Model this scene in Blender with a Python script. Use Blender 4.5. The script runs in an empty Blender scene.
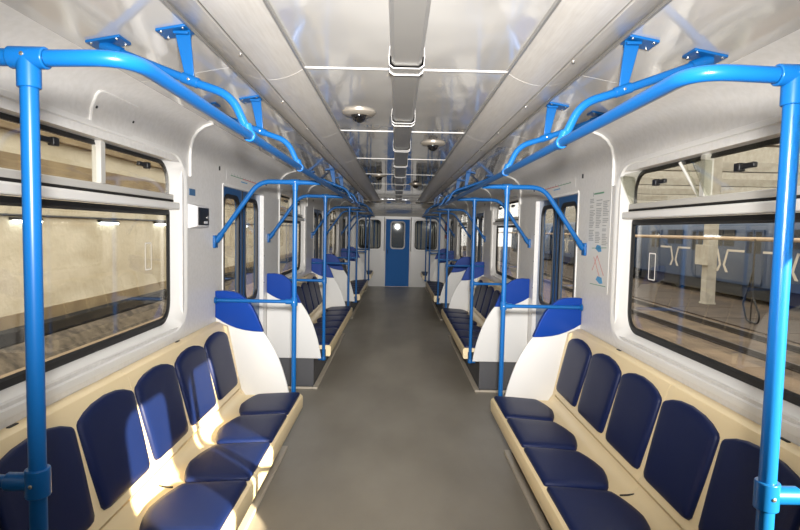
import bpy, math, random
from mathutils import Vector, Matrix
random.seed(7)
scn = bpy.context.scene
COL = scn.collection
PI = math.pi

# ---------------------------------------------------------------- camera
F_PX, PITCH, YAW, ROLL = 548.5569, .0642, .0069, .0210
CAM = Vector((-.0243, 0, 1.5697))
fw = Vector((math.sin(YAW)*math.cos(PITCH), math.cos(YAW)*math.cos(PITCH), -math.sin(PITCH)))
rt = Vector((math.cos(YAW), -math.sin(YAW), 0)); up = rt.cross(fw)
r2 = rt*math.cos(ROLL)+up*math.sin(ROLL); u2 = up*math.cos(ROLL)-rt*math.sin(ROLL)
cd = bpy.data.cameras.new('camera'); cam = bpy.data.objects.new('camera', cd); COL.objects.link(cam)
cd.sensor_width = 36; cd.lens = F_PX/800*36; cd.clip_start = .02; cd.clip_end = 300
cam.matrix_world = Matrix(((r2.x, u2.x, -fw.x, CAM.x), (r2.y, u2.y, -fw.y, CAM.y), (r2.z, u2.z, -fw.z, CAM.z), (0, 0, 0, 1)))
scn.camera = cam

# ---------------------------------------------------------------- world, lights, exposure
w = bpy.data.worlds.new('world'); scn.world = w; w.use_nodes = True
w.node_tree.nodes['Background'].inputs[0].default_value = (1.0, .965, .92, 1)
w.node_tree.nodes['Background'].inputs[1].default_value = 2.0
def lamp(name, kind, loc, energy, color=(1, 1, 1), **kw):
    d = bpy.data.lights.new(name, kind); d.energy = energy; d.color = color
    for k, v in kw.items(): setattr(d, k, v)
    o = bpy.data.objects.new(name, d); COL.objects.link(o); o.location = loc
    return o
# the flash gun on the camera
flash = lamp('camera_flash', 'SPOT', (.0, -.06, 1.74), 480, (1, .97, .94), shadow_soft_size=.06, spot_size=math.radians(90), spot_blend=1.0)
flash.rotation_euler = (math.radians(92), 0, 0)
core = lamp('camera_flash_hot_centre', 'SPOT', (.0, -.06, 1.74), 620, (1, .97, .94), shadow_soft_size=.06, spot_size=math.radians(46), spot_blend=1.0)
core.rotation_euler = (math.radians(88), 0, 0)
# added spot standing in for the sun: shines in through the right door windows
FL = Vector((13.9, -12.7, 6.98)); AIM = Vector((1.3, .27, 1.36))
fl = lamp('sun_patch_spot', 'SPOT', FL, 170000, (1, .84, .62), shadow_soft_size=.08, spot_size=math.radians(4.6), spot_blend=.2)
fl.rotation_euler = (AIM-FL).to_track_quat('-Z', 'Y').to_euler()
scn.view_settings.view_transform = 'Standard'; scn.view_settings.look = 'None'
scn.view_settings.gamma = 1; scn.view_settings.use_curve_mapping = False
scn.view_settings.exposure = .52

# ---------------------------------------------------------------- materials
def srgb(r, g, b):
    f = lambda c: (c/255/12.92 if c/255 <= .04045 else ((c/255+.055)/1.055)**2.4)
    return (f(r), f(g), f(b), 1)
MATS = {}
def mat(name, col, rough=.5, metal=0, spec=.5, coat=0, col2=None, scale=8, detail=6, bump=0, bscale=30, stretch=(1, 1, 1), emit=0, lo=.35, hi=.65, bstretch=(1, 1, 1)):
    m = bpy.data.materials.new(name); m.use_nodes = True; nt = m.node_tree; b = nt.nodes['Principled BSDF']
    b.inputs['Base Color'].default_value = col; b.inputs['Roughness'].default_value = rough; b.inputs['Metallic'].default_value = metal
    b.inputs['Specular IOR Level'].default_value = spec; b.inputs['Coat Weight'].default_value = coat; b.inputs['Coat Roughness'].default_value = .05
    tc = nt.nodes.new('ShaderNodeNewGeometry')
    if col2 is not None:
        mp = nt.nodes.new('ShaderNodeMapping'); mp.inputs['Scale'].default_value = stretch; nt.links.new(tc.outputs['Position'], mp.inputs[0])
        n = nt.nodes.new('ShaderNodeTexNoise'); n.inputs['Scale'].default_value = scale; n.inputs['Detail'].default_value = detail
        nt.links.new(mp.outputs[0], n.inputs['Vector'])
        r = nt.nodes.new('ShaderNodeValToRGB'); r.color_ramp.elements[0].position = lo; r.color_ramp.elements[1].position = hi
        r.color_ramp.elements[0].color = col; r.color_ramp.elements[1].color = col2
        nt.links.new(n.outputs['Fac'], r.inputs[0]); nt.links.new(r.outputs[0], b.inputs['Base Color'])
    if bump:
        mp2 = nt.nodes.new('ShaderNodeMapping'); mp2.inputs['Scale'].default_value = bstretch; nt.links.new(tc.outputs['Position'], mp2.inputs[0])
        n2 = nt.nodes.new('ShaderNodeTexNoise'); n2.inputs['Scale'].default_value = bscale; n2.inputs['Detail'].default_value = 2
        nt.links.new(mp2.outputs[0], n2.inputs['Vector'])
        bp = nt.nodes.new('ShaderNodeBump'); bp.inputs['Strength'].default_value = 1; bp.inputs['Distance'].default_value = bump
        nt.links.new(n2.outputs['Fac'], bp.inputs['Height']); nt.links.new(bp.outputs[0], b.inputs['Normal'])
    if emit:
        b.inputs['Emission Color'].default_value = col; b.inputs['Emission Strength'].default_value = emit
    MATS[name] = m; return m
def glass(name, tint=(.93, .93, .9, 1), ior=1.5):
    m = bpy.data.materials.new(name); m.use_nodes = True; nt = m.node_tree
    for n in list(nt.nodes):
        if n.type != 'OUTPUT_MATERIAL': nt.nodes.remove(n)
    out = nt.nodes['Material Output']; t = nt.nodes.new('ShaderNodeBsdfTransparent'); g = nt.nodes.new('ShaderNodeBsdfGlossy')
    t.inputs[0].default_value = tint; g.inputs['Roughness'].default_value = .02
    # Schlick reflectance from the facing angle (the same from both faces of the thin pane)
    lw = nt.nodes.new('ShaderNodeLayerWeight'); lw.inputs[0].default_value = .5; mx = nt.nodes.new('ShaderNodeMixShader')
    pw = nt.nodes.new('ShaderNodeMath'); pw.operation = 'POWER'; pw.inputs[1].default_value = 5; nt.links.new(lw.outputs['Facing'], pw.inputs[0])
    f0 = ((ior-1)/(ior+1))**2
    ma = nt.nodes.new('ShaderNodeMath'); ma.operation = 'MULTIPLY_ADD'; ma.inputs[1].default_value = 1-f0; ma.inputs[2].default_value = f0; nt.links.new(pw.outputs[0], ma.inputs[0])
    nt.links.new(ma.outputs[0], mx.inputs[0]); nt.links.new(t.outputs[0], mx.inputs[1]); nt.links.new(g.outputs[0], mx.inputs[2]); nt.links.new(mx.outputs[0], out.inputs[0])
    MATS[name] = m; return m
mat('wall', srgb(222, 220, 216), .3, col2=srgb(229, 227, 224), scale=40, bump=.0005, bscale=2)
mat('mould', srgb(232, 231, 228), .3)
mat('white_panel', srgb(222, 221, 218), .28)
mat('ceiling', srgb(206, 204, 200), .1, spec=1.0, coat=1.0, bump=.02, bscale=2.4, bstretch=(1, .55, 1))
mat('cover', srgb(190, 186, 180), .3, spec=.6, col2=srgb(198, 195, 190), scale=25, stretch=(6, .3, 1), bump=.0015, bscale=10)
mat('duct', srgb(158, 156, 152), .3, metal=.35, bump=.0008, bscale=8)
mat('strip', srgb(196, 195, 192), .4)
mat('dark_gap', srgb(22, 20, 18), .8)
mat('blue_paint', srgb(14, 88, 152), .3, spec=.35)
mat('cap_blue', srgb(4, 56, 142), .35, spec=.25)
mat('end_door_blue', srgb(14, 108, 190), .6, spec=.4)
mat('door_blue', srgb(28, 84, 138), .3, coat=.2)
mat('cream', srgb(236, 216, 174), .35)
mat('vinyl', srgb(12, 27, 70), .45, spec=.3, bump=.0006, bscale=300)
mat('rubber', srgb(20, 20, 21), .55)
mat('floor', srgb(138, 132, 121), .4, col2=srgb(152, 146, 135), scale=2.2, detail=8, stretch=(1, .5, 1), bump=.0006, bscale=120)
mat('mat_dark', srgb(72, 72, 74), .55, col2=srgb(84, 84, 86), scale=20)
mat('aluminium', srgb(190, 180, 164), .4)
mat('screw', srgb(200, 198, 192), .25, metal=.9)
mat('black_plastic', srgb(24, 24, 26), .4)
mat('off_white_plastic', srgb(214, 214, 216), .35)
mat('dome', srgb(12, 12, 14), .08, coat=.6)
mat('dome_ring', srgb(170, 162, 150), .35, metal=.5)
mat('grey_sash', srgb(196, 194, 188), .4)
mat('sticker_blue', srgb(70, 110, 150), .5)
mat('print_grey', srgb(166, 167, 166), .6)
mat('print_green', srgb(96, 150, 120), .6)
mat('print_red', srgb(196, 86, 76), .6)
mat('print_blue', srgb(86, 158, 206), .6)
mat('poster_film', srgb(224, 223, 219), .3)
mat('white_paint', srgb(230, 228, 224), .5)
mat('red_paint', srgb(200, 40, 30), .45)
mat('plaster', srgb(186, 175, 150), .9, col2=srgb(208, 199, 178), scale=1.1, detail=10, bump=.02, bscale=6, stretch=(1, .6, 1.4))
mat('plaster_brown', srgb(122, 104, 78), .9, col2=srgb(150, 132, 100), scale=1.2, detail=8)
mat('soot', srgb(12, 10, 8), .95, col2=srgb(34, 28, 22), scale=2.5, detail=10)
mat('rubble', srgb(70, 62, 52), .95, col2=srgb(116, 104, 88), scale=5, detail=12)
mat('earth_shaded', srgb(88, 73, 57), .95, col2=srgb(116, 97, 76), scale=.8, detail=10, bump=.03, bscale=5)  # earth with the shade of the unbuilt hall roof put into its colour
mat('earth', srgb(146, 126, 102), .95, col2=srgb(164, 143, 117), scale=.5, detail=10, bump=.03, bscale=5)
mat('ballast', srgb(70, 57, 44), .95, col2=srgb(100, 83, 64), scale=1.4, detail=12, bump=.04, bscale=4)  # colour lowered to carry the hall's shade
mat('slab', srgb(62, 51, 40), .9, col2=srgb(78, 65, 52), scale=1.1, detail=8)  # slabs painted darker in place of the roofed hall's shade
mat('steel_rail', srgb(70, 64, 58), .5, metal=.6)
mat('train_blue', srgb(44, 62, 90), .45, col2=srgb(52, 70, 96), scale=2)
mat('train_dark', srgb(26, 27, 30), .6)
mat('train_stripe', srgb(206, 196, 180), .6)
mat('concrete', srgb(168, 160, 146), .85, col2=srgb(184, 178, 164), scale=3)
mat('pipe_beige', srgb(186, 160, 130), .6)
mat('lamp_glow', (.86, .93, 1, 1), .4, emit=9)
mat('plinth_grey', srgb(82, 82, 85), .6)  # own dark grey of the bench plinths
glass('glass'); glass('clear_plastic', (.82, .82, .78, 1), 1.5)

# ---------------------------------------------------------------- mesh helpers (world coordinates)
class MB:
    def __init__(s): s.v = []; s.f = []
    def add(s, vs, fs):
        o = len(s.v); s.v += [tuple(p) for p in vs]; s.f += [tuple(i+o for i in f) for f in fs]; return s
    def box(s, a, b):
        (x0, y0, z0), (x1, y1, z1) = a, b
        x0, x1 = min(x0, x1), max(x0, x1); y0, y1 = min(y0, y1), max(y0, y1); z0, z1 = min(z0, z1), max(z0, z1)
        return s.add([(x0, y0, z0), (x1, y0, z0), (x1, y1, z0), (x0, y1, z0), (x0, y0, z1), (x1, y0, z1), (x1, y1, z1), (x0, y1, z1)],
                     [(0, 3, 2, 1), (4, 5, 6, 7), (0, 1, 5, 4), (1, 2, 6, 5), (2, 3, 7, 6), (3, 0, 4, 7)])
    def prism(s, poly, vec):
        n = len(poly); p = [Vector(q) for q in poly]; v = Vector(vec)
        return s.add(p+[q+v for q in p], [tuple(range(n))[::-1], tuple(range(n, 2*n))]+[(i, (i+1) % n, n+(i+1) % n, n+i) for i in range(n)])
    def loft(s, rings, cap0=True, cap1=True):
        n = len(rings[0]); vs = [p for r in rings for p in r]; fs = []
        for k in range(len(rings)-1):
            for i in range(n):
                a, b = k*n+i, k*n+(i+1) % n; fs.append((a, b, b+n, a+n))
        if cap0: fs.append(tuple(range(n))[::-1])
        if cap1: fs.append(tuple(range((len(rings)-1)*n, len(rings)*n)))
        return s.add(vs, fs)
    def tube(s, path, r, n=12, radii=None):
        P = [Vector(p) for p in path]; T = []
        for i in range(len(P)):
            a = P[max(i-1, 0)]; b = P[min(i+1, len(P)-1)]; T.append((b-a).normalized())
        ref = Vector((0, 0, 1)) if abs(T[0].z) < .9 else Vector((1, 0, 0))
        u = T[0].cross(ref).normalized(); rings = []
        for i, (p, t) in enumerate(zip(P, T)):
            u = (u-t*u.dot(t)).normalized(); v = t.cross(u); rr = radii[i] if radii else r
            rings.append([p+rr*(math.cos(2*PI*k/n)*u+math.sin(2*PI*k/n)*v) for k in range(n)])
        return s.loft(rings)
    def lathe(s, c, axis, prof, n=20):
        c = Vector(c); a = Vector(axis).normalized(); ref = Vector((0, 0, 1)) if abs(a.z) < .9 else Vector((1, 0, 0))
        u = a.cross(ref).normalized(); v = a.cross(u)
        return s.loft([[c+a*h+max(r, 1e-4)*(math.cos(2*PI*k/n)*u+math.sin(2*PI*k/n)*v) for k in range(n)] for r, h in prof])
    def ring(s, loops, closed=False):
        """loops: list of equally long closed loops, swept in order; closed joins last to first"""
        n = len(loops[0]); L = len(loops); vs = [p for l in loops for p in l]; fs = []
        for k in range(L if closed else L-1):
            for i in range(n):
                a, b = k*n+i, k*n+(i+1) % n; c, d = ((k+1) % L)*n+(i+1) % n, ((k+1) % L)*n+i
                fs.append((a, b, c, d))
        return s.add(vs, fs)
def fillet(path, rad, k=6):
    P = [Vector(p) for p in path]; out = [P[0]]
    rads = rad if isinstance(rad, (list, tuple)) else [rad]*len(P)
    for i in range(1, len(P)-1):
        a, b, c = P[i-1], P[i], P[i+1]; d1 = (a-b).normalized(); d2 = (c-b).normalized()
        ang = d1.angle(d2); t = min(rads[i]/math.tan(ang/2), (a-b).length*.49, (c-b).length*.49)
        q0, q1 = b+d1*t, b+d2*t
        for j in range(k+1):
            u = j/k; out.append(q0*(1-u)**2+b*2*u*(1-u)+q1*u*u)
    out.append(P[-1]); return out
def rrect(u0, u1, v0, v1, r, k=6):
    """rounded rectangle (u,v) loop; r = one radius or four (bottom-left, bottom-right, top-right, top-left)"""
    rs = r if isinstance(r, (list, tuple)) else [r]*4
    C = [(u0, v0, PI, 1, 1), (u1, v0, 1.5*PI, -1, 1), (u1, v1, 0, -1, -1), (u0, v1, .5*PI, 1, -1)]; out = []
    for (u, v, a0, su, sv), rr in zip(C, rs):
        rr = max(rr, 1e-4); cu, cv = u+su*rr, v+sv*rr
        for j in range(k+1):
            a = a0+j/k*PI/2; out.append((cu+rr*math.cos(a), cv+rr*math.sin(a)))
    return out
def yz(loop, x, y0=0): return [(x, y0+u, v) for u, v in loop]
def obj(name, mb, m, parent=None, bevel=0, smooth=35, seg=2):
    me = bpy.data.meshes.new(name); off = parent_loc(parent)
    me.from_pydata([tuple(Vector(p)-off) for p in mb.v], [], mb.f); me.validate(); me.update()
    import bmesh
    bm = bmesh.new(); bm.from_mesh(me); bmesh.ops.remove_doubles(bm, verts=bm.verts, dist=1e-5); bmesh.ops.recalc_face_normals(bm, faces=bm.faces); bm.to_mesh(me); bm.free()
    me.materials.append(MATS[m]); o = bpy.data.objects.new(name, me); COL.objects.link(o)
    if parent: o.parent = parent
    if smooth:
        me.polygons.foreach_set('use_smooth', [True]*len(me.polygons)); me.set_sharp_from_angle(angle=math.radians(smooth))
    if bevel:
        b = o.modifiers.new('bevel', 'BEVEL'); b.width = bevel; b.segments = seg; b.limit_method = 'ANGLE'; b.angle_limit = math.radians(40)
    return o
def parent_loc(p):
    v = Vector((0, 0, 0))
    while p: v += p.location; p = p.parent
    return v
def tag(o, label, cat, group=None, kind=None):
    o['label'] = label; o['category'] = cat
    if group: o['group'] = group
    if kind: o['kind'] = kind
    return o
def thing(name, loc, label, cat, group=None, kind=None):
    o = bpy.data.objects.new(name, None); COL.objects.link(o); o.location = loc; o.empty_display_size = .1
    return tag(o, label, cat, group, kind)
def copy_tree(o, parent=None, dy=0, label=None):
    c = o.copy(); COL.objects.link(c)
    if parent: c.parent = parent
    else: c.location = o.location+Vector((0, dy, 0))
    if label: c['label'] = label
    for ch in list(o.children): copy_tree(ch, c)
    return c
SIDE = {-1: 'left', 1: 'right'}

# ---------------------------------------------------------------- layout (metres)
PITCHY = 4.27; WX = 1.27; Y_BACK, Y_END = -1.72, 15.06
YW = [2.40+PITCHY*k for k in range(3)]                       # window centres
YD = [.268+PITCHY*k for k in range(4)]                       # door centres
POLE_X, POLE_R, TEE_Z, RAIL_X = .72, .016, 1.876, .53
DH, WH = .60, .80                                            # half openings
DOOR_TOP = 1.87

# ---------------------------------------------------------------- floor
fl_m = MB().box((-1.3, Y_BACK, -.06), (1.3, Y_END, 0))
tag(obj('floor', fl_m, 'floor', smooth=0), 'worn grey linoleum floor running down the carriage aisle', 'floor', kind='structure')
def bench_zone(s, y0, y1, lab):
    """dark raised floor cover under a bench with its metal edging"""
    o = thing('trim_1', (s*1.03, (y0+y1)/2, 0), lab, 'floor trim', 'dark floor covers under the benches', 'structure')
    obj('cover_sheet', MB().box((s*.815, y0+.02, 0), (s*1.27, y1-.02, .012)), 'mat_dark', o, smooth=0)
    e = MB().box((s*.768, y0, 0), (s*.815, y1, .022)); obj('edge_strip', e, 'aluminium', o, .006, smooth=0)
    for ya in (y0, y1-.03): obj('edge_strip', MB().box((s*.815, ya, 0), (s*1.27, ya+.03, .022)), 'aluminium', o, .006, smooth=0)
BAYS = [(1.07, 3.735), (1.07+PITCHY, 3.735+PITCHY), (1.07+2*PITCHY, 3.735+2*PITCHY), (13.88, 15.05)]
WHICH = ['nearest', 'second', 'third', 'last']
for s in (-1, 1):
    for k, (a, b) in enumerate(BAYS):
        bench_zone(s, a-.08, min(b+.08, 15.05), f'dark floor cover with metal edging under the {WHICH[k]} {SIDE[s]} bench')

# ---------------------------------------------------------------- side walls
COVE = [(1.27, 1.98), (1.263, 2.035), (1.243, 2.085), (1.208, 2.125), (1.163, 2.151), (1.11, 2.165)]
def wall_section(mb, s, y0, y1, z0, z1, cove):
    inner = [(WX, z0)]+([(WX, 1.98)]+COVE[1:] if cove else [(WX, z1)])
    outer = [(1.24, 2.27), (1.335, 2.16), (1.335, z0)] if cove else [(1.335, z1), (1.335, z0)]
    mb.prism([(s*x, y0, z) for x, z in inner+outer], (0, y1-y0, 0))
for s in (-1, 1):
    mb = MB(); cur = Y_BACK
    op = sorted([(y, 'w') for y in YW]+[(y, 'd') for y in YD])
    for y, t in op:
        h = WH if t == 'w' else DH
        wall_section(mb, s, cur, y-h, 0, 0, True)
        if t == 'w': wall_section(mb, s, y-h, y+h, 0, .985, False); wall_section(mb, s, y-h, y+h, 1.925, 0, True)
        else: wall_section(mb, s, y-h, y+h, DOOR_TOP, 0, True)
        cur = y+h
    wall_section(mb, s, cur, Y_END, 0, 0, True)
    tag(obj(f'wall_{SIDE[s]}', mb, 'wall', smooth=30), f'pale grey laminate side wall on the {SIDE[s]} of the carriage', 'wall', kind='structure')

# ---------------------------------------------------------------- ceiling
Y_C0, Y_C1 = .55-2.6, 12.35
ceil = thing('ceiling', (0, 5.2, 2.24), 'glossy pale ceiling of joined panels over the whole carriage', 'ceiling', kind='structure')
obj('ceiling_backing', MB().box((-1.24, Y_BACK, 2.262), (1.24, Y_END, 2.29)), 'dark_gap', ceil, smooth=0)
JN = [2.35+1.46*k for k in range(-3, 8)]                      # panel joints
edges = [Y_BACK]+[j for j in JN if Y_BACK+.1 < j < Y_C1-.1]+[Y_C1]
for a, b in zip(edges, edges[1:]):
    for s in (-1, 1):
        obj('ceiling_panel', MB().box((s*.0005, a+.004, 2.24), (s*.425, b-.004, 2.252)), 'ceiling', ceil, smooth=0)
        obj('side_ceiling_panel', MB().prism([(s*.726, a+.002, 2.236), (s*1.112, a+.002, 2.1645), (s*1.112, a+.002, 2.18), (s*.726, a+.002, 2.252)], (0, b-a-.004, 0)), 'ceiling', ceil, smooth=0)
for j in edges[1:-1]:
    for s in (-1, 1):
        obj('joint_strip', MB().box((s*.062, j-.007, 2.236), (s*.424, j+.007, 2.246)), 'strip', ceil, .002, smooth=0)
# the lowered end canopy
prof = [(Y_C1, 2.235), (Y_C1+.05, 2.215), (13.2, 2.19), (14.0, 2.15), (14.5, 2.09), (14.8, 2.02), (15.0, 1.95), (15.055, 1.93)]
cn = MB(); cn.prism([(-1.22, y, z) for y, z in prof]+[(-1.22, 15.055, 2.262), (-1.22, Y_C1, 2.262)], (2.44, 0, 0))
obj('end_canopy', cn, 'ceiling', ceil, smooth=40)

# lamp covers: two barrel-shaped halves per side, in lengths
def cover_poly(s, xa, xb, n=6):
    xc, hw, zr = .576, .151, 2.238
    f = lambda x: zr-.052*(1-((x-xc)/hw)**2)
    lo = [(s*(xa+(xb-xa)*i/n), f(xa+(xb-xa)*i/n)) for i in range(n+1)]
    return lo+[(x, z+.012) for x, z in reversed(lo)]
for s in (-1, 1):
    lh = thing('ceiling_lamp_cover', (s*.588, 5.2, 2.24), f'long rounded unlit ceiling lamp housing running along the {SIDE[s]} of the ceiling', 'lamp housing', 'long lamp housings on the ceiling')
    obj('gap_channel', MB().box((s*.565, Y_BACK, 2.215), (s*.61, Y_C1, 2.255)), 'dark_gap', lh, smooth=0)
    for a, b in zip(edges, edges[1:]):
        for xa, xb, nm in ((.428, .582, 'inner_cover'), (.594, .722, 'outer_cover')):
            pl = cover_poly(s, xa, xb); o = obj(nm, MB().prism([(x, a+.0015, z) for x, z in pl], (0, b-a-.003, 0)), 'cover', lh, smooth=50)
        for q in (.27, .77):
            yq = a+(b-a)*q
            obj('latch_screw', MB().lathe((s*.598, yq, 2.184), (0, 0, -1), [(.006, -.004), (.006, .003), (.003, .005)], 10), 'screw', lh)
    for xx, nm in ((.423, 'edge_bead'), (.728, 'edge_bead')):
        obj(nm, MB().box((s*(xx-.004), Y_BACK, 2.226), (s*(xx+.004), Y_C1, 2.244)), 'duct', lh, smooth=0)

# cable duct along the middle
dt = thing('cable_duct', (0, 5.2, 2.2), 'grey metal cable duct along the middle of the ceiling with clips', 'duct')
clips = [2.22+1.1*k for k in range(-3, 10)]
dp = [(-.062, 2.239), (-.058, 2.213), (-.046, 2.203), (.046, 2.203), (.058, 2.213), (.062, 2.239)]
for a, b in zip([Y_BACK]+[c for c in clips if c > Y_BACK+.2], [c for c in clips if c > Y_BACK+.2]+[Y_C1]):
    if b-a > .1: obj('duct_length', MB().prism([(x, a, z) for x, z in dp], (0, b-a-.002, 0)), 'duct', dt, smooth=0)
cp = [(-.068, 2.239), (-.066, 2.208), (-.05, 2.196), (.05, 2.196), (.066, 2.208), (.068, 2.239)]
for c in clips:
    if c > Y_BACK+.2 and c < Y_C1-.1:
        k = obj('clip', MB().prism([(x, c-.05, z) for x, z in cp], (0, .1, 0)), 'duct', dt, smooth=0)
        for d in (-.05, .043):
            obj('clip_rim', MB().prism([(x*1.03, c+d, z-(.003 if z < 2.23 else 0)) for x, z in cp], (0, .008, 0)), 'strip', k, smooth=0)

# camera domes in the ceiling
for i, (x, y, lab) in enumerate([(-.256, 3.2, 'dark ceiling camera dome nearest the viewer, left of the duct'), (.24, 4.27, 'second dark ceiling camera dome, right of the duct'),
                                 (-.262, 6.9, 'third dark ceiling camera dome, left of the duct further back'), (.235, 8.1, 'farthest dark ceiling camera dome, right of the duct')]):
    t = thing('dome_camera', (x, y, 2.24), lab, 'security camera', 'camera domes in the ceiling')
    obj('mount_ring', MB().lathe((x, y, 2.24), (0, 0, -1), [(.095, 0), (.095, .008), (.08, .018), (.05, .022), (.048, 0)], 28), 'dome_ring', t)
    obj('dome', MB().lathe((x, y, 2.222), (0, 0, -1), [(.045, 0), (.044, .012), (.038, .026), (.026, .037), (.012, .043), (.001, .045)], 24), 'dome', t)

# ---------------------------------------------------------------- side windows
def make_window(s, y, idx, lab, open_vents):
    W = thing(f'window_{idx}', (s*1.3, y, 1.0), lab, 'window', 'carriage side windows', 'structure')
    Y0 = y
    lo = [yz(rrect(-.80, .80, .985, 1.93, .02), s*1.33, Y0), yz(rrect(-.865, .865, .935, 1.985, .17), s*1.269, Y0), yz(rrect(-.862, .862, .938, 1.982, .17), s*1.262, Y0),
          yz(rrect(-.835, .835, .965, 1.962, .16), s*1.262, Y0), yz(rrect(-.76, .76, 1.005, 1.932, .125), s*1.318, Y0), yz(rrect(-.745, .745, 1.02, 1.925, .12), s*1.34, Y0)]
    obj('moulding', MB().ring(lo, True), 'mould', W, smooth=40)
    rad = [.12, .12, .02, .02]
    g = [yz(rrect(-.75, .75, 1.012, 1.655, rad), s*1.322, Y0), yz(rrect(-.725, .725, 1.04, 1.632, [.1, .1, .015, .015]), s*1.316, Y0), yz(rrect(-.715, .715, 1.05, 1.622, [.09, .09, .01, .01]), s*1.326, Y0), yz(rrect(-.75, .75, 1.012, 1.655, rad), s*1.345, Y0)]
    ga = obj('gasket', MB().ring(g, True), 'rubber', W, smooth=40)
    pn = obj('pane', MB().prism(yz(rrect(-.745, .745, 1.018, 1.65, rad), s*1.331, Y0), (s*.005, 0, 0)), 'glass', W, smooth=0)
    # small outlined sticker on the pane
    st = [yz(rrect(.455, .53, 1.33, 1.475, .006, 2), s*1.3305, Y0), yz(rrect(.461, .524, 1.336, 1.469, .004, 2), s*1.3305, Y0), yz(rrect(.461, .524, 1.336, 1.469, .004, 2), s*1.3297, Y0), yz(rrect(.455, .53, 1.33, 1.475, .006, 2), s*1.3297, Y0)]
    obj('sticker', MB().ring(st, True), 'white_paint', pn, smooth=0)
    obj('ledge', MB().box((s*1.272, Y0-.775, 1.657), (s*1.335, Y0+.775, 1.698)), 'mould', W, .008)
    obj('ledge_shadow_line', MB().box((s*1.30, Y0-.75, 1.698), (s*1.334, Y0+.75, 1.712)), 'dark_gap', W, smooth=0)  # black strip painted in for the shadow line above the ledge
    obj('vent_rail', MB().box((s*1.296, Y0-.742, 1.712), (s*1.338, Y0+.742, 1.742)), 'grey_sash', W, .004)
    obj('vent_mullion', MB().box((s*1.298, Y0-.02, 1.742), (s*1.338, Y0+.02, 1.925)), 'grey_sash', W, .004)
    hd = [yz(rrect(-.745, .745, 1.73, 1.926, [.01, .01, .12, .12]), s*1.325, Y0), yz(rrect(-.728, .728, 1.74, 1.905, [.01, .01, .105, .105]), s*1.32, Y0), yz(rrect(-.728, .728, 1.74, 1.905, [.01, .01, .105, .105]), s*1.336, Y0), yz(rrect(-.745, .745, 1.73, 1.926, [.01, .01, .12, .12]), s*1.34, Y0)]
    obj('vent_gasket', MB().ring(hd, True), 'rubber', W, smooth=40)
    for e in (-1, 1):
        u0, u1 = (.024, .735) if e > 0 else (-.735, -.024)
        rr = [.008, .008, .1, .01] if e > 0 else [.008, .008, .01, .1]
        lp = rrect(u0, u1, 1.742, 1.90, rr); tilt = .09 if open_vents else 0.
        X = lambda z: s*(1.316-(z-1.742)/.158*tilt)
        v = obj('vent_pane', MB().prism([(X(z), Y0+u, z) for u, z in lp], (s*.005, 0, 0)), 'glass', W, smooth=0)
        uc = (u0+u1)/2-(.1 if open_vents and e > 0 else 0); zc = 1.832 if open_vents else 1.872
        lm = MB().box((X(zc)-s*.004, Y0+uc-.05, zc-.012), (X(zc)-s*.022, Y0+uc+.05, zc+.008)); lm.box((X(zc)-s*.004, Y0+uc+.02, zc-.02), (X(zc)-s*.03, Y0+uc+.055, zc+.012))
        obj('latch', lm, 'black_plastic', v, .004)
        if open_vents:
            for ue in (u0+.004, u1-.008):
                c = [(s*1.322, Y0+ue, 1.744), (s*1.30, Y0+ue, 1.744), (X(1.86), Y0+ue, 1.86), (X(1.89)+s*.004, Y0+ue, 1.895), (X(1.9)+s*.03, Y0+ue, 1.90), (s*1.322, Y0+ue, 1.895)]
                obj('vent_cheek', MB().prism(c, (0, .005, 0)), 'clear_plastic', v, smooth=0)
            ys = Y0+u0+.03
            obj('stay', MB().tube([(s*1.318, ys, 1.745), (X(1.895)-s*.004, ys, 1.895)], .007, 8), 'grey_sash', v)
    return W
n = 0
for s in (-1, 1):
    for k, y in enumerate(YW):
        n += 1
        make_window(s, y, n, f'{"large" if k == 0 else "white-framed"} side window above the {WHICH[k]} {SIDE[s]} bench, with {"tilted-open" if s > 0 and k == 0 else "narrow"} vents on top', s > 0 and k == 0)

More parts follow.
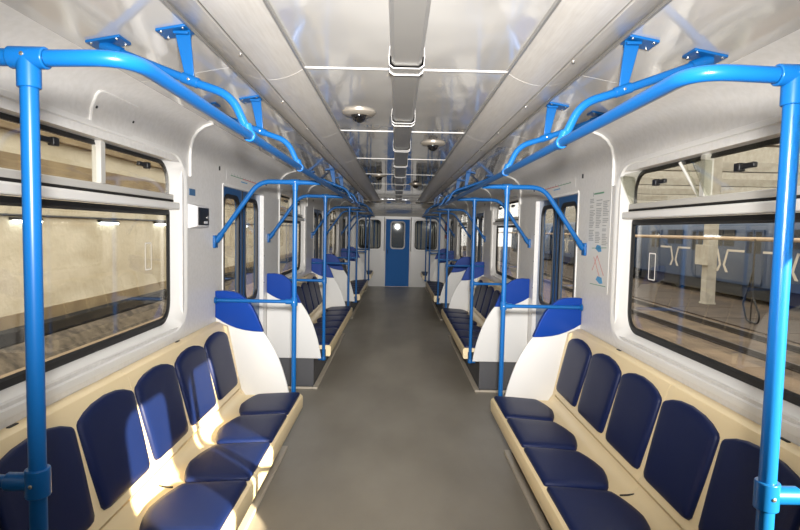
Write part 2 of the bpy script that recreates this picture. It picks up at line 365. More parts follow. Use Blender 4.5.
# ---------------------------------------------------------------- side doors
def plate_hole(mb, x0, x1, y0, y1, z0, z1, hole, k=6):
    """plate between x0 and x1 with a rounded hole"""
    C = [(y0, z0), (y1, z0), (y1, z1), (y0, z1)]; outer = []
    for c in C: outer += [c]*(k+1)
    # spread outer points a little along nothing: degenerate quads are merged later
    mb.ring([[(x0, u, v) for u, v in outer], [(x0, u, v) for u, v in hole], [(x1, u, v) for u, v in hole], [(x1, u, v) for u, v in outer]], True)
def make_door(s, y, idx, lab):
    D = thing(f'door_{idx}', (s*1.31, y, 0), lab, 'door', 'sliding side doors', 'structure')
    for e in (-1, 1):
        ya, yb = (y+.004, y+DH) if e > 0 else (y-DH, y-.004)
        wa, wb = (y+.095, y+.485) if e > 0 else (y-.485, y-.095)
        mb = MB(); plate_hole(mb, s*1.302, s*1.33, ya, yb, .005, DOOR_TOP, rrect(wa, wb, .93, 1.80, .09))
        lf = obj('leaf', mb, 'door_blue', D, smooth=0)
        g = [yz(rrect(wa-.012, wb+.012, .918, 1.812, .1), s*1.300), yz(rrect(wa-.01, wb+.01, .92, 1.81, .1), s*1.294), yz(rrect(wa+.018, wb-.018, .948, 1.782, .075), s*1.297), yz(rrect(wa+.022, wb-.022, .952, 1.778, .07), s*1.314), yz(rrect(wa-.0, wb+.0, .93, 1.80, .09), s*1.32)]
        obj('gasket', MB().ring(g, False), 'rubber', lf, smooth=40)
        obj('pane', MB().prism(yz(rrect(wa, wb, .93, 1.80, .09), s*1.314), (s*.004, 0, 0)), 'glass', lf, smooth=0)
        edge = y+e*.003
        obj('edge_seal', MB().box((s*1.296, edge-.004, .01), (s*1.33, edge+.004, DOOR_TOP-.005)), 'rubber', lf, smooth=0)
        # white edge frame of the opening
        yo = y+e*DH
        obj('jamb', MB().box((s*1.265, yo-.012, 0), (s*1.335, yo+.012, DOOR_TOP)), 'wall', D, .005)
        for z in [.3+.25*q for q in range(6)]:
            obj('jamb_screw', MB().lathe((s*1.263, yo+.0, z), (-s, 0, 0), [(.006, -.002), (.006, .002), (.003, .003)], 8), 'screw', D)
    obj('threshold', MB().box((s*1.25, y-DH, -.01), (s*1.335, y+DH, .006)), 'aluminium', D, smooth=0)
    obj('head_trim', MB().box((s*1.264, y-DH, DOOR_TOP-.012), (s*1.335, y+DH, DOOR_TOP+.006)), 'mould', D, .004)
    return D
n = 0
DW = ['beside the viewer, before the nearest bench', 'between the nearest and second benches', 'between the second and third benches', 'beyond the third bench']
for s in (-1, 1):
    for k, y in enumerate(YD):
        n += 1; make_door(s, y, n, f'blue double sliding door on the {SIDE[s]} wall, {DW[k]}')

# ---------------------------------------------------------------- end walls
XD, HD = .33, 1.855
mb = MB()
mb.box((-1.3, Y_END, 0), (-1.08, Y_END+.05, 2.26)); mb.box((1.08, Y_END, 0), (1.3, Y_END+.05, 2.26))
for s in (-1, 1):
    mb.box((s*.455, Y_END, 0), (s*1.08, Y_END+.05, 1.03)); mb.box((s*.455, Y_END, 1.84), (s*1.08, Y_END+.05, 2.26)); mb.box((s*XD, Y_END, 0), (s*.455, Y_END+.05, 2.26))
mb.box((-XD, Y_END, HD), (XD, Y_END+.05, 2.26))
tag(obj('wall_far', mb, 'white_panel', smooth=0), 'white end wall of the carriage around the blue end door', 'wall', kind='structure')
tag(obj('wall_back', MB().box((-1.3, Y_BACK-.05, 0), (1.3, Y_BACK, 2.26)), 'white_panel', smooth=0), 'white end wall behind the viewer', 'wall', kind='structure')
xz = lambda loop, y: [(u, y, v) for u, v in loop]
for i, s in enumerate((-1, 1)):
    Wn = thing(f'window_{7+i}', (s*.77, Y_END, 1.0), f'small rounded end window to the {SIDE[s]} of the blue end door', 'window', 'end wall windows', 'structure')
    a, b = (.43, 1.115) if s > 0 else (-1.115, -.43)
    lo = [xz(rrect(a, b, 1.0, 1.865, .12), Y_END-.001), xz(rrect(a+.004, b-.004, 1.004, 1.861, .12), Y_END-.018), xz(rrect(a+.03, b-.03, 1.03, 1.835, .1), Y_END-.018), xz(rrect(a+.045, b-.045, 1.045, 1.82, .09), Y_END+.02)]
    obj('frame', MB().ring(lo), 'mould', Wn, smooth=40)
    g = [xz(rrect(a+.04, b-.04, 1.04, 1.825, .09), Y_END+.004), xz(rrect(a+.06, b-.06, 1.06, 1.805, .08), Y_END+.004), xz(rrect(a+.06, b-.06, 1.06, 1.805, .08), Y_END+.02)]
    obj('gasket', MB().ring(g), 'rubber', Wn, smooth=40)
    obj('pane', MB().prism(xz(rrect(a+.04, b-.04, 1.04, 1.825, .09), Y_END+.012), (0, .005, 0)), 'glass', Wn, smooth=0)
D = thing('door_9', (0, Y_END, 0), 'blue end door with a rounded window in the far wall', 'door', kind='structure')
mb = MB(); hole = rrect(-.2, .2, 1.04, 1.80, .09); C = [(-XD+.004, .01), (XD-.004, .01), (XD-.004, HD-.004), (-XD+.004, HD-.004)]; outer = [c for c in C for _ in range(7)]
mb.ring([xz(outer, Y_END+.002), xz(hole, Y_END+.002), xz(hole, Y_END+.035), xz(outer, Y_END+.035)], True)
lf = obj('leaf', mb, 'end_door_blue', D, smooth=0)
obj('pane', MB().prism(xz(hole, Y_END+.015), (0, .005, 0)), 'glass', lf, smooth=0)
obj('gasket', MB().ring([xz(rrect(-.205, .205, 1.035, 1.805, .09), Y_END+.001), xz(rrect(-.2, .2, 1.04, 1.8, .09), Y_END-.01), xz(rrect(-.175, .175, 1.065, 1.775, .07), Y_END-.006), xz(rrect(-.17, .17, 1.07, 1.77, .07), Y_END+.015)]), 'off_white_plastic', lf, smooth=40)
obj('handle', MB().tube(fillet([(-.27, Y_END+.002, .92), (-.27, Y_END-.05, .92), (-.27, Y_END-.05, 1.02), (-.27, Y_END+.002, 1.02)], .015), .008, 8), 'black_plastic', lf)
for s in (-1, 1):
    jb = obj('jamb', MB().box((s*(XD-.001), Y_END-.012, 0), (s*(XD+.028), Y_END, HD+.02)), 'white_paint', D, .003)
    obj('jamb_rubber', MB().box((s*(XD+.03), Y_END-.02, .98), (s*(XD+.045), Y_END-.001, HD+.06)), 'rubber', D, .003)

# ---------------------------------------------------------------- curved wall trims between window and door panels
n = 10
for s in (-1, 1):
    for k in range(3):
        for e in (-1, 1):
            yy = YW[k]+e*.90
            if yy < 1.6: continue
            path = [(s*1.262, yy, 1.86), (s*1.262, yy, 1.98)]+[(s*(x-.006), yy-e*.018*i, z-.004) for i, (x, z) in enumerate(COVE[1:])]
            n += 1
            tag(obj(f'trim_{n}', MB().tube(path, .009, 8), 'mould'), f'curved white bead on the {SIDE[s]} wall {"past" if e > 0 else "before"} the {WHICH[k]} {SIDE[s]} window', 'wall trim', 'curved wall beads', 'structure')

# ---------------------------------------------------------------- partitions
OUT = [(1.268, .30), (1.268, 1.122), (1.20, 1.125), (1.14, 1.118), (1.10, 1.102), (1.055, 1.068), (1.017, 1.02), (.985, .958), (.94, .848), (.895, .78), (.856, .712), (.826, .645), (.80, .573), (.775, .49), (.757, .412), (.745, .35), (.738, .30)]
CAPB = [(1.268, .94), (1.22, .91), (1.17, .885), (1.12, .866), (1.065, .853), (1.0, .845), (.938, .843)]
def make_partition(s, y0, y1, lab, far):
    t = thing('bench_partition', (s*1.0, (y0+y1)/2, .3), lab, 'partition', 'end partitions of the benches')
    white = [(x, z) for x, z in OUT if z < .84]
    pw = white[:1]+CAPB+white[1:]
    obj('panel', MB().prism([(s*x, y0+.004, z) for x, z in pw], (0, y1-y0-.008, 0)), 'white_panel', t, .005)
    i0 = [i for i, p in enumerate(OUT) if p[1] >= .84]
    top = [OUT[i] for i in i0]                               # from wall top round to the front
    pc = top+CAPB[::-1]
    obj('cap', MB().prism([(s*x, y0-.006, z) for x, z in pc], (0, y1-y0+.012, 0)), 'cap_blue', t, .01, seg=3)
    ys0, ys1 = (y0-.034, y0+.006) if far else (y1-.006, y1+.034)
    obj('end_filler', MB().prism([(s*.80, ys0, .30), (s*.775, ys0, .405), (s*1.06, ys0, .395), (s*1.09, ys0, .44), (s*1.18, ys0, .88), (s*1.262, ys0, .91), (s*1.262, ys0, .30)], (0, ys1-ys0, 0)), 'cream', t, smooth=0)
    obj('foot', MB().box((s*1.0, y0+.006, .01), (s*1.03, y1-.006, .305)), 'mat_dark', t, smooth=0)
    return t
PART = []
for s in (-1, 1):
    for k in range(3):
        o = PITCHY*k
        PART.append(make_partition(s, 3.772+o, 3.800+o, f'white partition with blue cap at the far end of the {WHICH[k]} {SIDE[s]} bench', True))
        PART.append(make_partition(s, 5.276+o, 5.304+o, f'white partition with blue cap at the near end of the {WHICH[k+1]} {SIDE[s]} bench', False))

# ---------------------------------------------------------------- benches
SEAT = [(.662, .312), (.652, .33), (.650, .395), (.655, .412), (.668, .420), (.72, .420), (.90, .408), (.99, .400), (1.035, .398), (1.062, .405), (1.082, .424), (1.090, .444), (1.112, .444), (1.112, .38), (.70, .38), (.70, .312)]
BACK = [(1.084, .462), (1.090, .455), (1.114, .455), (1.264, .50), (1.264, .912), (1.235, .914), (1.214, .905), (1.200, .885), (1.105, .50)]
def seat_pad(mb, s, yc, w=.213):
    fr, bk = .668, 1.015
    half = [(fr, w-.012), (fr+.004, w-.003), (fr+.014, w), (.80, w), (.945, w-.003), (.962, w-.010), (.971, w-.026), (.990, w-.075), (1.004, w-.125), (1.013, w-.175)]
    pts = [(x, -y) for x, y in half]+[(bk+.002, 0)]+half[::-1]
    cx = .83; zb = lambda x: .420-.0667*max(0, x-.72)
    def lp(sc, dz): 
        return [(s*(cx+(x-cx)*sc[0]), yc+y*sc[1], zb(cx+(x-cx)*sc[0])+dz) for x, y in pts]
    return mb.loft([lp((.985, .985), -.004), lp((1, 1), .006), lp((.985, .985), .016), lp((.94, .945), .021), lp((.8, .8), .024), lp((.4, .4), .025), lp((.05, .05), .025)])
def back_pad(mb, s, yc, w=.205):
    P0, P1 = Vector((1.103, .49)), Vector((1.199, .882)); d = (P1-P0); L = d.length; d /= L; nrm = Vector((-d.y, d.x))
    wb, wt = w*.93, w
    half = [(wb-.04, .0), (wb-.014, .005), (wb-.002, .02), (w*.97, .17), (wt, .335), (wt-.003, .349), (wt-.013, .360), (wt-.06, .380), (wt-.12, .394)]
    pts = [(-u, v) for u, v in half]+[(0, .401)]+half[::-1]
    def lp(k, h):
        r = []
        for u, v in pts:
            uu = u*k; vv = .2+(v-.2)*k; q = P0+d*vv+nrm*h; r.append((s*q.x, yc+uu, q.y))
        return r
    return mb.loft([lp(.985, -.004), lp(1, .005), lp(.985, .015), lp(.945, .020), lp(.8, .022), lp(.4, .021), lp(.05, .020)])
def make_bench(s, y0, y1, nseat, nmod, lab):
    t = thing('bench_seat', (s*.96, (y0+y1)/2, 0), lab, 'bench', 'cream benches with navy pads')
    ml = (y1-y0)/nmod
    for m in range(nmod):
        a, b = y0+m*ml+(.0015 if m else 0), y0+(m+1)*ml-(.0015 if m < nmod-1 else 0)
        obj('seat_shell', MB().prism([(s*x, a, z) for x, z in SEAT], (0, b-a, 0)), 'cream', t, smooth=30)
        obj('back_shell', MB().prism([(s*x, a, z) for x, z in BACK], (0, b-a, 0)), 'cream', t, smooth=30)
    pw = (y1-y0)/nseat
    for q in range(nseat):
        yc = y0+(q+.5)*pw
        obj('seat_pad', seat_pad(MB(), s, yc, pw/2-.012), 'vinyl', t, smooth=60)
        obj('back_pad', back_pad(MB(), s, yc, pw/2-.014), 'vinyl', t, smooth=60)
    obj('plinth', MB().box((s*.818, y0, .012), (s*1.262, y1, .376)), 'plinth_grey', t, smooth=0)
    # slots where the seat and back shells are bolted together
    for q in range(1, nmod):
        yb = y0+q*ml
        obj('shell_slot', MB().tube([(s*(1.0+.02*i), yb-.02+.002*i, .4025+.002*max(0, i-2)**1.2) for i in range(5)], .004, 6), 'dark_gap', t)
    for q in range(nmod):
        yb = y0+(q+.5)*ml
        cl = obj('top_clip', MB().box((s*1.242, yb-.022, .910), (s*1.256, yb+.022, .917)), 'black_plastic', t, .003)
    return t
for s in (-1, 1):
    for k, (a, b) in enumerate(BAYS):
        if k < 3: make_bench(s, a, b, 6, 2, f'cream six-seat bench with navy pads along the {SIDE[s]} wall, {WHICH[k]} to the viewer' if k == 0 else f'cream bench with navy pads along the {SIDE[s]} wall, {WHICH[k]} from the viewer')
        else: make_bench(s, a, b, 3, 1, f'short cream bench with navy pads on the {SIDE[s]}, against the end wall')

# ---------------------------------------------------------------- grab poles
def make_pole(s, y, lab, low=True, to_rail=True, face=1):
    """face = +1: bench lies on the +y side of the pole"""
    x = s*POLE_X
    t = thing('grab_pole', (x, y, .29), lab, 'grab pole', 'blue grab poles beside the doors')
    obj('pole', MB().tube([(x, y, .30), (x, y, TEE_Z)], POLE_R, 16), 'blue_paint', t)
    tee = MB().tube([(x, y, TEE_Z-.056), (x, y, TEE_Z)], .0205, 18); tee.tube([(x-.034, y, TEE_Z), (x+.034, y, TEE_Z)], .0205, 18)
    te = obj('tee_joint', tee, 'blue_paint', t, .002)
    for yy, dr in ((y-.0205, -1),):
        obj('screw', MB().lathe((x, yy, TEE_Z+.002), (0, dr, 0), [(.004, -.002), (.004, .001), (.002, .002)], 10), 'screw', te)
    ft = MB().lathe((x, y, .272), (0, 0, 1), [(.012, 0), (.022, .006), (.024, .018), (.022, .034), (.0165, .045)], 16)
    ft.tube([(x, y, .29), (x+s*.05, y, .29)], .016, 12); obj('foot_socket', ft, 'blue_paint', t)
    # arm from the wall up and over to the overhead rail
    arm = fillet([(s*1.258, y, 1.462), (s*.965, y, TEE_Z), (s*(RAIL_X+.0185 if to_rail else POLE_X-.034), y, TEE_Z)], .16, 8)
    obj('arm', MB().tube(arm, POLE_R, 14), 'blue_paint', t)
    fg = MB().box((s*1.252, y-.03, 1.42), (s*1.27, y+.03, 1.505)); obj('wall_flange', fg, 'blue_paint', t, .004)
    d = Vector((s*(.965-1.258), 0, TEE_Z-1.462)).normalized(); p = Vector((s*1.254, y, 1.467))
    obj('arm_collar', MB().tube([p, p+d*.06], .0205, 14), 'blue_paint', t, .002)
    if low:
        z = 1.06
        obj('low_rail', MB().tube([(x, y, z), (s*1.262, y, z)], .0125, 12), 'blue_paint', t)
        cl = MB().tube([(x, y, z-.028), (x, y, z+.028)], .0225, 18); cl.tube([(x, y, z), (x+s*.06, y, z)], .018, 14)
        c = obj('clamp', cl, 'blue_paint', t, .002)
        obj('screw', MB().lathe((x, y-.0225, z), (0, -1, 0), [(.004, -.002), (.004, .001), (.002, .002)], 10), 'screw', c)
        obj('rail_end', MB().lathe((s*1.262, y, z), (-s, 0, 0), [(.024, -.002), (.024, .008), (.014, .012)], 14), 'blue_paint', t)
    return t
YP = {'A': 1.053}
for k in range(3):
    YP['B%d' % k] = 3.7528+PITCHY*k; YP['C%d' % k] = 5.3225+PITCHY*k
for s in (-1, 1):
    make_pole(s, YP['A'], f'bright blue grab pole nearest the viewer at the {SIDE[s]} edge of the view', to_rail=False)
    for k in range(3):
        make_pole(s, YP['B%d' % k], f'blue grab pole at the far end of the {WHICH[k]} {SIDE[s]} bench', to_rail=(k < 2))
        make_pole(s, YP['C%d' % k], f'blue grab pole at the near end of the {WHICH[k+1]} {SIDE[s]} bench', to_rail=(k < 2))

# ---------------------------------------------------------------- overhead rails
RZ = 1.877
def make_rail(s):
    ya, yb = YP['A'], YP['B2']
    t = thing('overhead_rail', (s*RAIL_X, 6.6, RZ), f'long blue overhead grab rail hung from the ceiling on the {SIDE[s]}', 'grab rail', 'overhead grab rails')
    path = fillet([(s*(POLE_X-.0345), ya, TEE_Z), (s*RAIL_X, ya, TEE_Z+.004), (s*RAIL_X, ya+.5, RZ), (s*RAIL_X, yb-.5, RZ), (s*RAIL_X, yb, TEE_Z+.004), (s*(POLE_X-.0345), yb, TEE_Z)], [0, .11, .3, .3, .11, 0], 8)
    rl = obj('rail', MB().tube(path, POLE_R-.0005, 16), 'blue_paint', t)
    for k in range(3):
        for y in (1.90+PITCHY*k, 2.86+PITCHY*k):
            hp = fillet([(s*1.0, y, 2.157), (s*.72, y, 2.053), (s*.595, y, 2.012), (s*.5385, y, RZ+.012)], [0, .3, .13, 0], 9)
            hg = obj('hanger', MB().tube(hp, .0145, 12), 'blue_paint', t)
            # saddle that grips the rail
            sd = MB().tube([(s*RAIL_X, y-.02, RZ), (s*RAIL_X, y+.02, RZ)], .0205, 14); sd.tube([(s*RAIL_X, y, RZ), (s*(RAIL_X+.014), y, RZ+.04)], .016, 12)
            obj('saddle', sd, 'blue_paint', hg, .002)
            d = Vector((s*-.294, 0, -.105)).normalized(); p = Vector((s*.736, y, 2.06))
            ck = MB().tube([p-d*.03, p+d*.03], .018, 14); obj('clamp', ck, 'blue_paint', hg, .002)
            zc = lambda x: 2.236-.1852*(x-.726)
            def plate(x0, x1, hw):
                pm = MB().prism([(s*x0, y-hw, zc(x0)-.009), (s*x1, y-hw, zc(x1)-.009), (s*x1, y-hw, zc(x1)), (s*x0, y-hw, zc(x0))], (0, 2*hw, 0))
                o = obj('ceiling_plate', pm, 'blue_paint', hg, .002)
            plate(.735, .835, .042); plate(.953, 1.066, .042)
            for x0, x1 in ((.735, .835), (.953, 1.066)):
                for xx in (x0+.014, x1-.014):
                    for yy in (y-.03, y+.03):
                        obj('bolt', MB().lathe((s*xx, yy, zc(xx)-.009), (0, 0, -1), [(.0045, -.001), (.0045, .002), (.002, .004)], 8), 'screw', hg)
            bl = MB().prism([(s*.735, y-.004, 2.226), (s*.786, y-.004, 2.218), (s*.752, y-.004, 2.072), (s*.720, y-.004, 2.06)], (0, .008, 0))
            bl.box((s*.736, y-.02, 2.208), (s*.786, y+.02, 2.218))
            obj('blade', bl, 'blue_paint', hg, .002)
            obj('socket', MB().tube([(s*1.03, y, 2.169), (s*.965, y, 2.144)], .0195, 12), 'blue_paint', hg)
            obj('screw', MB().lathe((s*.736, y-.018, 2.06), (0, -1, 0), [(.0045, -.002), (.0045, .001), (.002, .002)], 10), 'screw', hg)
    return t
for s in (-1, 1): make_rail(s)

# ---------------------------------------------------------------- small fittings
t = thing('intercom_box', (-1.27, 3.39, 1.55), 'white and black intercom box on the left wall beside the window', 'intercom')
bd = MB().prism([(-1.27, 3.275, 1.55), (-1.213, 3.285, 1.565), (-1.213, 3.285, 1.685), (-1.27, 3.275, 1.70)], (0, .20, 0)); obj('housing', bd, 'off_white_plastic', t, .004)
obj('face', MB().box((-1.213, 3.295, 1.572), (-1.207, 3.47, 1.678)), 'black_plastic', t, .003)
obj('button', MB().lathe((-1.207, 3.44, 1.62), (1, 0, 0), [(.012, -.001), (.012, .004), (.008, .006)], 14), 'screw', t)
obj('plate', MB().box((-1.208, 3.38, 1.582), (-1.2055, 3.44, 1.596)), 'off_white_plastic', t, smooth=0)
tag(obj('wall_sticker', MB().box((-1.2715, 3.305, 1.75), (-1.2675, 3.40, 1.79)), 'sticker_blue', smooth=0), 'small blue-grey sticker on the left wall above the intercom', 'sticker')
# access hatch in the cove over the nearest left window
t = thing('access_hatch', (-1.24, 2.36, 2.06), 'rounded white access hatch in the cove above the nearest left window', 'hatch')
def cove_at(q):
    L = [math.dist(a, b) for a, b in zip(COVE, COVE[1:])]; d = max(q, 0)*sum(L)
    if q < 0: return Vector((-1.27, 0, 1.98+q*sum(L))), Vector((1, 0, 0))
    for (a, b), l in zip(zip(COVE, COVE[1:]), L):
        if d <= l or b == COVE[-1]:
            f = d/l; tx, tz = (b[0]-a[0])/l, (b[1]-a[1])/l
            return Vector((-(a[0]+(b[0]-a[0])*f), 0, a[1]+(b[1]-a[1])*f)), Vector((tz, 0, tx))
        d -= l
def hpt(u, q, h):
    p, nn = cove_at(q); return tuple(p+nn*h+Vector((0, u, 0)))
lp = rrect(2.24, 2.60, -.04, .52, .05, 4)
# resample the sides so that the cover bends with the cove
dense = []
for a, b in zip(lp, lp[1:]+lp[:1]):
    k = max(1, int(abs(b[1]-a[1])/.06))
    dense += [(a[0]+(b[0]-a[0])*i/k, a[1]+(b[1]-a[1])*i/k) for i in range(k)]
cl = lambda k, h: [hpt(2.42+(u-2.42)*k, .24+(q-.24)*k, h) for u, q in dense]
obj('cover', MB().loft([cl(1, -.004), cl(1, .006), cl(.975, .009), cl(.8, .009), cl(.5, .009), cl(.2, .009)]), 'wall', t, smooth=30)
for u in (2.265, 2.575):
    obj('lock', MB().lathe(hpt(u, .24, .009), cove_at(.24)[1], [(.006, -.003), (.006, .003), (.004, .004)], 10), 'rubber', t)
# passenger notice on the right wall: film with printed columns and a line diagram
def mark(par, nm, y0, y1, z0, z1, m, x=1.2672, dy=0):
    return obj(nm, MB().prism([(x, y0, z0), (x, y1, z0+dy), (x, y1, z1+dy), (x, y0, z1)], (.001, 0, 0)), m, par, smooth=0)
t = thing('wall_notice', (1.268, 3.52, 1.2), 'tall translucent notice with grey text columns and a map on the right wall', 'notice')
obj('film', MB().box((1.268, 3.33, 1.20), (1.2705, 3.72, 1.86)), 'poster_film', t, smooth=0)
for c in range(3):
    y1 = 3.69-.118*c; col = MB()
    for r in range(26):
        z = 1.80-.0108*r-.012*c
        if random.random() < .12: continue
        L = random.uniform(.06, .10); col.prism([(1.2672, y1, z), (1.2672, y1-L, z), (1.2672, y1-L, z-.0055), (1.2672, y1, z-.0055)], (.001, 0, 0))
    obj('text_column', col, 'print_grey', t, smooth=0)
mark(t, 'heading', 3.45, 3.62, 1.825, 1.835, 'print_green'); mark(t, 'heading_mark', 3.63, 3.64, 1.815, 1.84, 'print_grey')
for (y0, y1, z, r) in ((3.45, 3.56, 1.465, 0), (3.41, 3.53, 1.265, 0)):
    bl = MB(); bl.prism([(1.2672, y1, z+.01), (1.2672, y1-.03, z+.035), (1.2672, y0+.02, z+.03), (1.2672, y0, z-.005), (1.2672, y0+.05, z-.012)], (.001, 0, 0)); obj('blue_logo', bl, 'print_blue', t, smooth=0)
for (p, q, m) in (((3.60, 1.33), (3.52, 1.43), 'print_red'), ((3.52, 1.43), (3.40, 1.31), 'print_red'), ((3.58, 1.42), (3.47, 1.30), 'print_red'), ((3.63, 1.24), (3.36, 1.245), 'print_green'), ((3.62, 1.475), (3.37, 1.485), 'print_green')):
    P, Q = Vector((1.2672, *p)), Vector((1.2672, *q)); nn = Vector((0, -(Q-P).z, (Q-P).y)).normalized()*.002
    obj('map_line', MB().prism([P-nn, Q-nn, Q+nn, P+nn], (.001, 0, 0)), m, t, smooth=0)
# line diagrams above the doors
for s, k in ((1, 1), (-1, 1)):
    yc = YD[k]; t = thing('line_diagram', (s*1.268, yc, 1.93), f'faint route line diagram above the {SIDE[s]} door past the nearest bench', 'line diagram', 'route diagrams above the doors')
    X = s*1.2675
    obj('film', MB().box((s*1.2693, yc-.52, 1.905), (s*1.2708, yc+.6, 1.975)), 'wall', t, smooth=0)
    for (y0, y1, z, m) in ((yc-.1, yc+.52, 1.945, 'print_red'), (yc-.42, yc-.1, 1.945, 'print_green')):
        obj('route_line', MB().box((X, y0, z), (X-s*.001, y1, z+.005)), m, t, smooth=0)
    for q in range(13):
        y = yc-.4+.075*q; obj('station_mark', MB().box((X, y, 1.95), (X-s*.001, y+.008, random.uniform(1.955, 1.97))), 'print_grey', t, smooth=0)
    obj('title', MB().box((X, yc-.15, 1.918), (X-s*.001, yc+.03, 1.926)), 'print_blue', t, smooth=0)
# dark slots beside each door head
for s in (-1, 1):
    for k in (1, 2):
        for e in (-1, 1):
            y = YD[k]+e*.68
            nm = f'small black catch on the {SIDE[s]} wall at the {"near" if e < 0 else "far"} top of the {["", "first", "second"][k]} {SIDE[s]} door'
            tag(obj('wall_catch', MB().box((s*1.272, y-.006, 1.955), (s*1.262, y+.006, 1.985)), 'rubber', None, .002), nm, 'catch', 'catches beside the doors')
# red and white notice far down on the right wall
t = thing('safety_sign', (1.268, 14.4, 1.3), 'small red and white sign on the right wall near the end', 'sign')
obj('board', MB().box((1.262, 14.2, 1.36), (1.27, 14.75, 1.80)), 'red_paint', t, .002)
obj('white_band', MB().box((1.259, 14.2, 1.46), (1.2625, 14.75, 1.56)), 'white_paint', t, smooth=0)

# ---------------------------------------------------------------- outside, left: depot wall with lamps
GZ = -1.38
tag(obj('ground', MB().box((-50, -30, GZ-.3), (50, 110, GZ)), 'ballast', smooth=0), 'brown dusty depot ground outside the carriage', 'ground', kind='structure')
WL = -7.9
tag(obj('wall_depot', MB().box((WL-.4, -14, GZ), (WL, 90, 7.0)), 'plaster', smooth=0), 'stained cream depot wall outside the left windows', 'wall', kind='structure')
for i, (z0, z1, xx) in enumerate(((2.6, 2.95, .10), (3.4, 3.9, .18), (4.45, 4.85, .12))):
    tag(obj(f'trim_{40+i}', MB().box((WL, -14, z0), (WL+xx, 90, z1)), 'plaster_brown', None, .01), ['lowest', 'middle', 'highest'][i]+' brown beam along the depot wall outside left', 'beam', kind='structure')
tag(obj('trim_43', MB().box((WL, -14, GZ), (WL+.04, 90, -.34)), 'plaster_brown', smooth=0), 'brown lower band of the depot wall outside left', 'wall trim', kind='structure')
tag(obj('trim_44', MB().box((WL+.04, -14, -.86), (WL+.34, 90, -.60)), 'soot', None, .02), 'sooty black ledge low on the depot wall outside left', 'ledge', kind='structure')
tag(obj('trim_45', MB().prism([(WL+.04, -14, GZ), (WL+.95, -14, GZ), (WL+.7, -14, -1.15), (WL+.34, -14, -.88), (WL+.04, -14, -.86)], (0, 104, 0)), 'rubble', smooth=0), 'bank of grey rubble under the ledge outside left', 'bank', kind='structure')
tag(obj('trim_46', MB().box((WL+.9, -14, GZ), (-1.9, 90, GZ+.22)), 'earth', smooth=0), 'pale earth strip between carriage and depot wall', 'ground', kind='structure')
tag(obj('cable', MB().tube([(WL+.04, -14, 1.72), (WL+.04, 20, 1.70), (WL+.04, 90, 1.72)], .026, 8), 'black_plastic'), 'dark cable along the depot wall above the lamps outside left', 'cable')
ORD = ['first', 'second', 'third', 'fourth', 'fifth', 'sixth', 'seventh', 'eighth']
for i in range(8):
    y = 8.35+3.3*i
    t = thing('wall_lamp', (WL+.06, y, 1.55), f'short fluorescent lamp on the depot wall outside left, {ORD[i]} along the cable', 'lamp', 'fluorescent lamps on the depot wall')
    obj('body', MB().box((WL+.01, y-.46, 1.605), (WL+.12, y+.46, 1.66)), 'black_plastic', t, .004)
    obj('tube', MB().tube([(WL+.09, y-.44, 1.575), (WL+.09, y+.44, 1.575)], .03, 10), 'lamp_glow', t)

# ---------------------------------------------------------------- outside, right: walkway, columns, another train
tag(obj('trim_47', MB().box((1.9, -20, GZ), (8.2, 100, GZ+.06)), 'earth_shaded', smooth=0), 'earth strip beside the carriage on the right, coloured dark for the hall shade', 'ground', kind='structure')
for i, x in enumerate((8.9, 10.4)):
    rm = MB().box((x-.035, -20, GZ), (x+.035, 100, GZ+.15)); rm.box((x-.075, -20, GZ), (x+.075, 100, GZ+.03))
    tag(obj('track_rail', rm, 'steel_rail', smooth=0), f'dark steel rail {"nearer to" if i == 0 else "farther from"} the carriage outside the right windows', 'rail', 'rails of the neighbouring track')
sl = thing('trim_48', (13, 24, GZ), 'concrete slab walkway between the tracks on the right', 'walkway', kind='structure')
for i in range(26):
    y = 2+2.9*i; obj('slab', MB().box((11.2, y, GZ), (14.7, y+2.84, GZ+.05)), 'slab', sl, .01, smooth=0)
for i, y in enumerate((9.0, 23.4, 37.8, 52.2)):
    t = thing('hall_column', (13.4, y, GZ), f'white concrete column standing outside right, {ORD[i]} in the row', 'column', 'columns beside the other train')
    obj('shaft', MB().box((13.2, y-.22, GZ), (13.6, y+.22, 7)), 'concrete', t, .02)
    obj('switch_box', MB().box((12.98, y-.6, .35), (13.2, y+.4, 1.2)), 'concrete', t, .01)
    obj('base', MB().box((13.17, y-.25, GZ), (13.63, y+.25, GZ+.12)), 'concrete', t, .01)
tag(obj('service_pipe', MB().tube([(12.7, -10, 1.5), (12.7, 100, 1.5)], .075, 10), 'pipe_beige'), 'long beige service pipe running before the other train', 'pipe')
yh = 18.2
hp = [(11.9, yh, .4), (11.9, yh-.05, -.4), (11.9, yh-.45, -1.0), (11.9, yh-.4, -1.28), (11.9, yh+.2, -1.26), (11.9, yh+.45, -.7), (11.9, yh+.2, -.15), (11.9, yh+.02, .4)]
t = thing('hose_stand', (11.9, yh, GZ), 'black hose loop on a thin stand outside the right window', 'hose')
obj('hose', MB().tube(fillet(hp, .25, 5), .03, 8), 'black_plastic', t)
obj('stand', MB().tube([(11.9, yh, GZ), (11.9, yh, 1.5)], .025, 8), 'steel_rail', t)
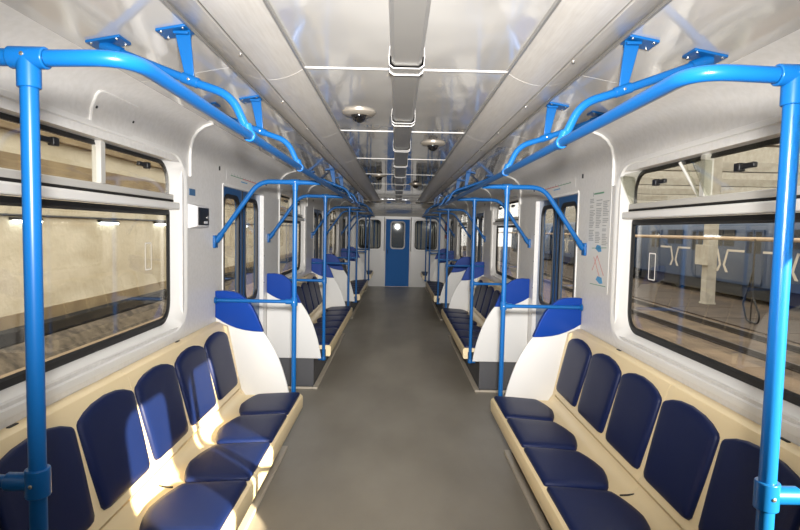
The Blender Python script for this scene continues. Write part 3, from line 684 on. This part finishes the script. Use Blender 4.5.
def train_car(y0, y1, lab):
    t = thing('metro_car', (17.0, (y0+y1)/2, GZ), lab, 'train car', 'blue cars of the other train')
    x0 = 15.7
    pf = [(x0+.02, -.6), (x0, .2), (x0, 1.4), (x0+.1, 2.1), (x0+.35, 2.45), (x0+1.35, 2.65), (x0+2.35, 2.45), (x0+2.6, 2.1), (x0+2.7, 1.4), (x0+2.7, .2), (x0+2.68, -.6)]
    obj('body', MB().prism([(x, y0, z) for x, z in pf], (0, y1-y0, 0)), 'train_blue', t, smooth=30)
    obj('underframe', MB().box((x0+.25, y0+.3, GZ+.2), (x0+2.45, y1-.3, -.58)), 'train_dark', t, smooth=0)
    for q in (.12, .24, .76, .88):
        yy = y0+(y1-y0)*q
        obj('wheel', MB().lathe((x0+.5, yy, GZ+.43), (1, 0, 0), [(.43, -.05), (.43, .05), (.38, .07), (.1, .07)], 20), 'train_dark', t)
    c = (y0+y1)/2
    dc = [c-6.87+4.58*i for i in range(4)]
    for d in dc:
        for e in (-1, 1):
            lf = obj('door_leaf', MB().box((x0-.012, d+e*.02, -.55), (x0+.03, d+e*.62, 1.9)), 'train_blue', t, .01)
            obj('door_pane', MB().box((x0-.018, d+e*.12, .85), (x0-.010, d+e*.5, 1.8)), 'train_dark', lf, .004)
    for i in range(3):
        m = dc[i]+2.29
        for e in (-1, 1): obj('window', MB().box((x0-.006, m+e*.05, 1.12), (x0+.03, m+e*.85, 1.9)), 'train_dark', t, .004)
        for e in (-1, 1):
            obj('stripe', MB().box((x0-.008, m+e*1.66, .87), (x0+.02, m+e*.42, .97)), 'train_stripe', t, smooth=0)
            pl = [(m+e*.50, .97), (m+e*.36, .97), (m+e*.07, .22), (m+e*.30, -.12), (m+e*.50, -.12), (m+e*.24, .22)]
            obj('chevron', MB().prism([(x0-.008, y, z) for y, z in pl], (.03, 0, 0)), 'train_stripe', t, smooth=0)
    return t
for i, (a, b) in enumerate(((16.9, 35.8), (36.6, 55.5), (56.3, 75.2), (-2.8, 16.1))):
    train_car(a, b, ['blue metro car with pale chevrons outside the nearest right window', 'second blue metro car outside right, farther along the track', 'third blue metro car outside right, farthest along the track', 'blue metro car outside right, level with the near pole'][i])
tag(obj('wall_hall', MB().box((22, -20, GZ), (22.3, 100, 8)), 'concrete', smooth=0), 'pale far wall of the depot hall beyond the other train', 'wall', kind='structure')
for i in range(8):
    y = 3+7*i
    tag(obj('roof_beam', MB().box((2.6, y, 4.4), (22, y+.4, 4.8)), 'concrete', None, .01), f'pale concrete roof beam across the hall outside right, {ORD[i]} in the row', 'beam', 'roof beams of the hall')
# made-up, unseen mast and reflector around the added sun-patch spot
t = thing('sun_patch_mast', (FL.x+.25, FL.y-.25, GZ), 'added unseen lamp on a mast for the sun patches, outside right, behind the viewer', 'floodlight')
obj('mast', MB().tube([(FL.x+.3, FL.y-.3, GZ), (FL.x+.3, FL.y-.3, FL.z+.1)], .05, 12), 'steel_rail', t)
d = (AIM-FL).normalized()
obj('reflector', MB().lathe(FL-d*.05, d, [(.08, -.22), (.12, -.2), (.2, .02), (.19, .02), (.11, -.15)], 20), 'steel_rail', t)

# ---------------------------------------------------------------- next carriage behind the end wall
t = thing('adjoining_carriage', (0, 20, 0), 'dim adjoining carriage seen through the end wall windows', 'train car')
ya, yb = 15.75, 24
obj('floor_plate', MB().box((-1.3, ya, -.06), (1.3, yb, 0)), 'floor', t, smooth=0)
obj('far_wall', MB().box((-1.3, yb, 0), (1.3, yb+.05, 2.3)), 'wall', t, smooth=0)
obj('far_door', MB().box((-.33, yb-.02, 0), (.33, yb, 1.85)), 'blue_paint', t, smooth=0)
obj('roof', MB().box((-1.3, ya, 2.24), (1.3, yb, 2.3)), 'ceiling', t, smooth=0)
for s in (-1, 1):
    obj('side_wall', MB().box((s*1.27, ya, 0), (s*1.33, yb, 1.0)), 'wall', t, smooth=0); obj('side_wall', MB().box((s*1.27, ya, 1.75), (s*1.33, yb, 2.24)), 'wall', t, smooth=0)
    for q in range(7): obj('wall_post', MB().box((s*1.27, ya+1.25*q, 1.0), (s*1.33, ya+1.25*q+.4, 1.75)), 'mould', t, smooth=0)
    obj('seat_row', MB().prism([(s*.7, ya+1.2, .02), (s*.7, ya+1.2, .42), (s*1.1, ya+1.2, .42), (s*1.2, ya+1.2, .9), (s*1.26, ya+1.2, .9), (s*1.26, ya+1.2, .02)], (0, 5.5, 0)), 'vinyl', t, smooth=0)
    obj('side_pane', MB().box((s*1.29, ya, 1.0), (s*1.3, yb, 1.75)), 'train_dark', t, smooth=0)
    obj('end_panel', MB().box((s*.40, ya-.03, 0), (s*1.3, ya, 1.0)), 'white_panel', t, smooth=0)
    obj('end_post', MB().box((s*.33, ya-.03, 0), (s*.42, ya, 2.24)), 'white_panel', t, smooth=0)
    obj('pole', MB().tube([(s*.72, ya+1.1, 0), (s*.72, ya+1.1, 2.2)], .016, 10), 'blue_paint', t)
    obj('pole', MB().tube([(s*.72, ya+4.1, 0), (s*.72, ya+4.1, 2.2)], .016, 10), 'blue_paint', t)
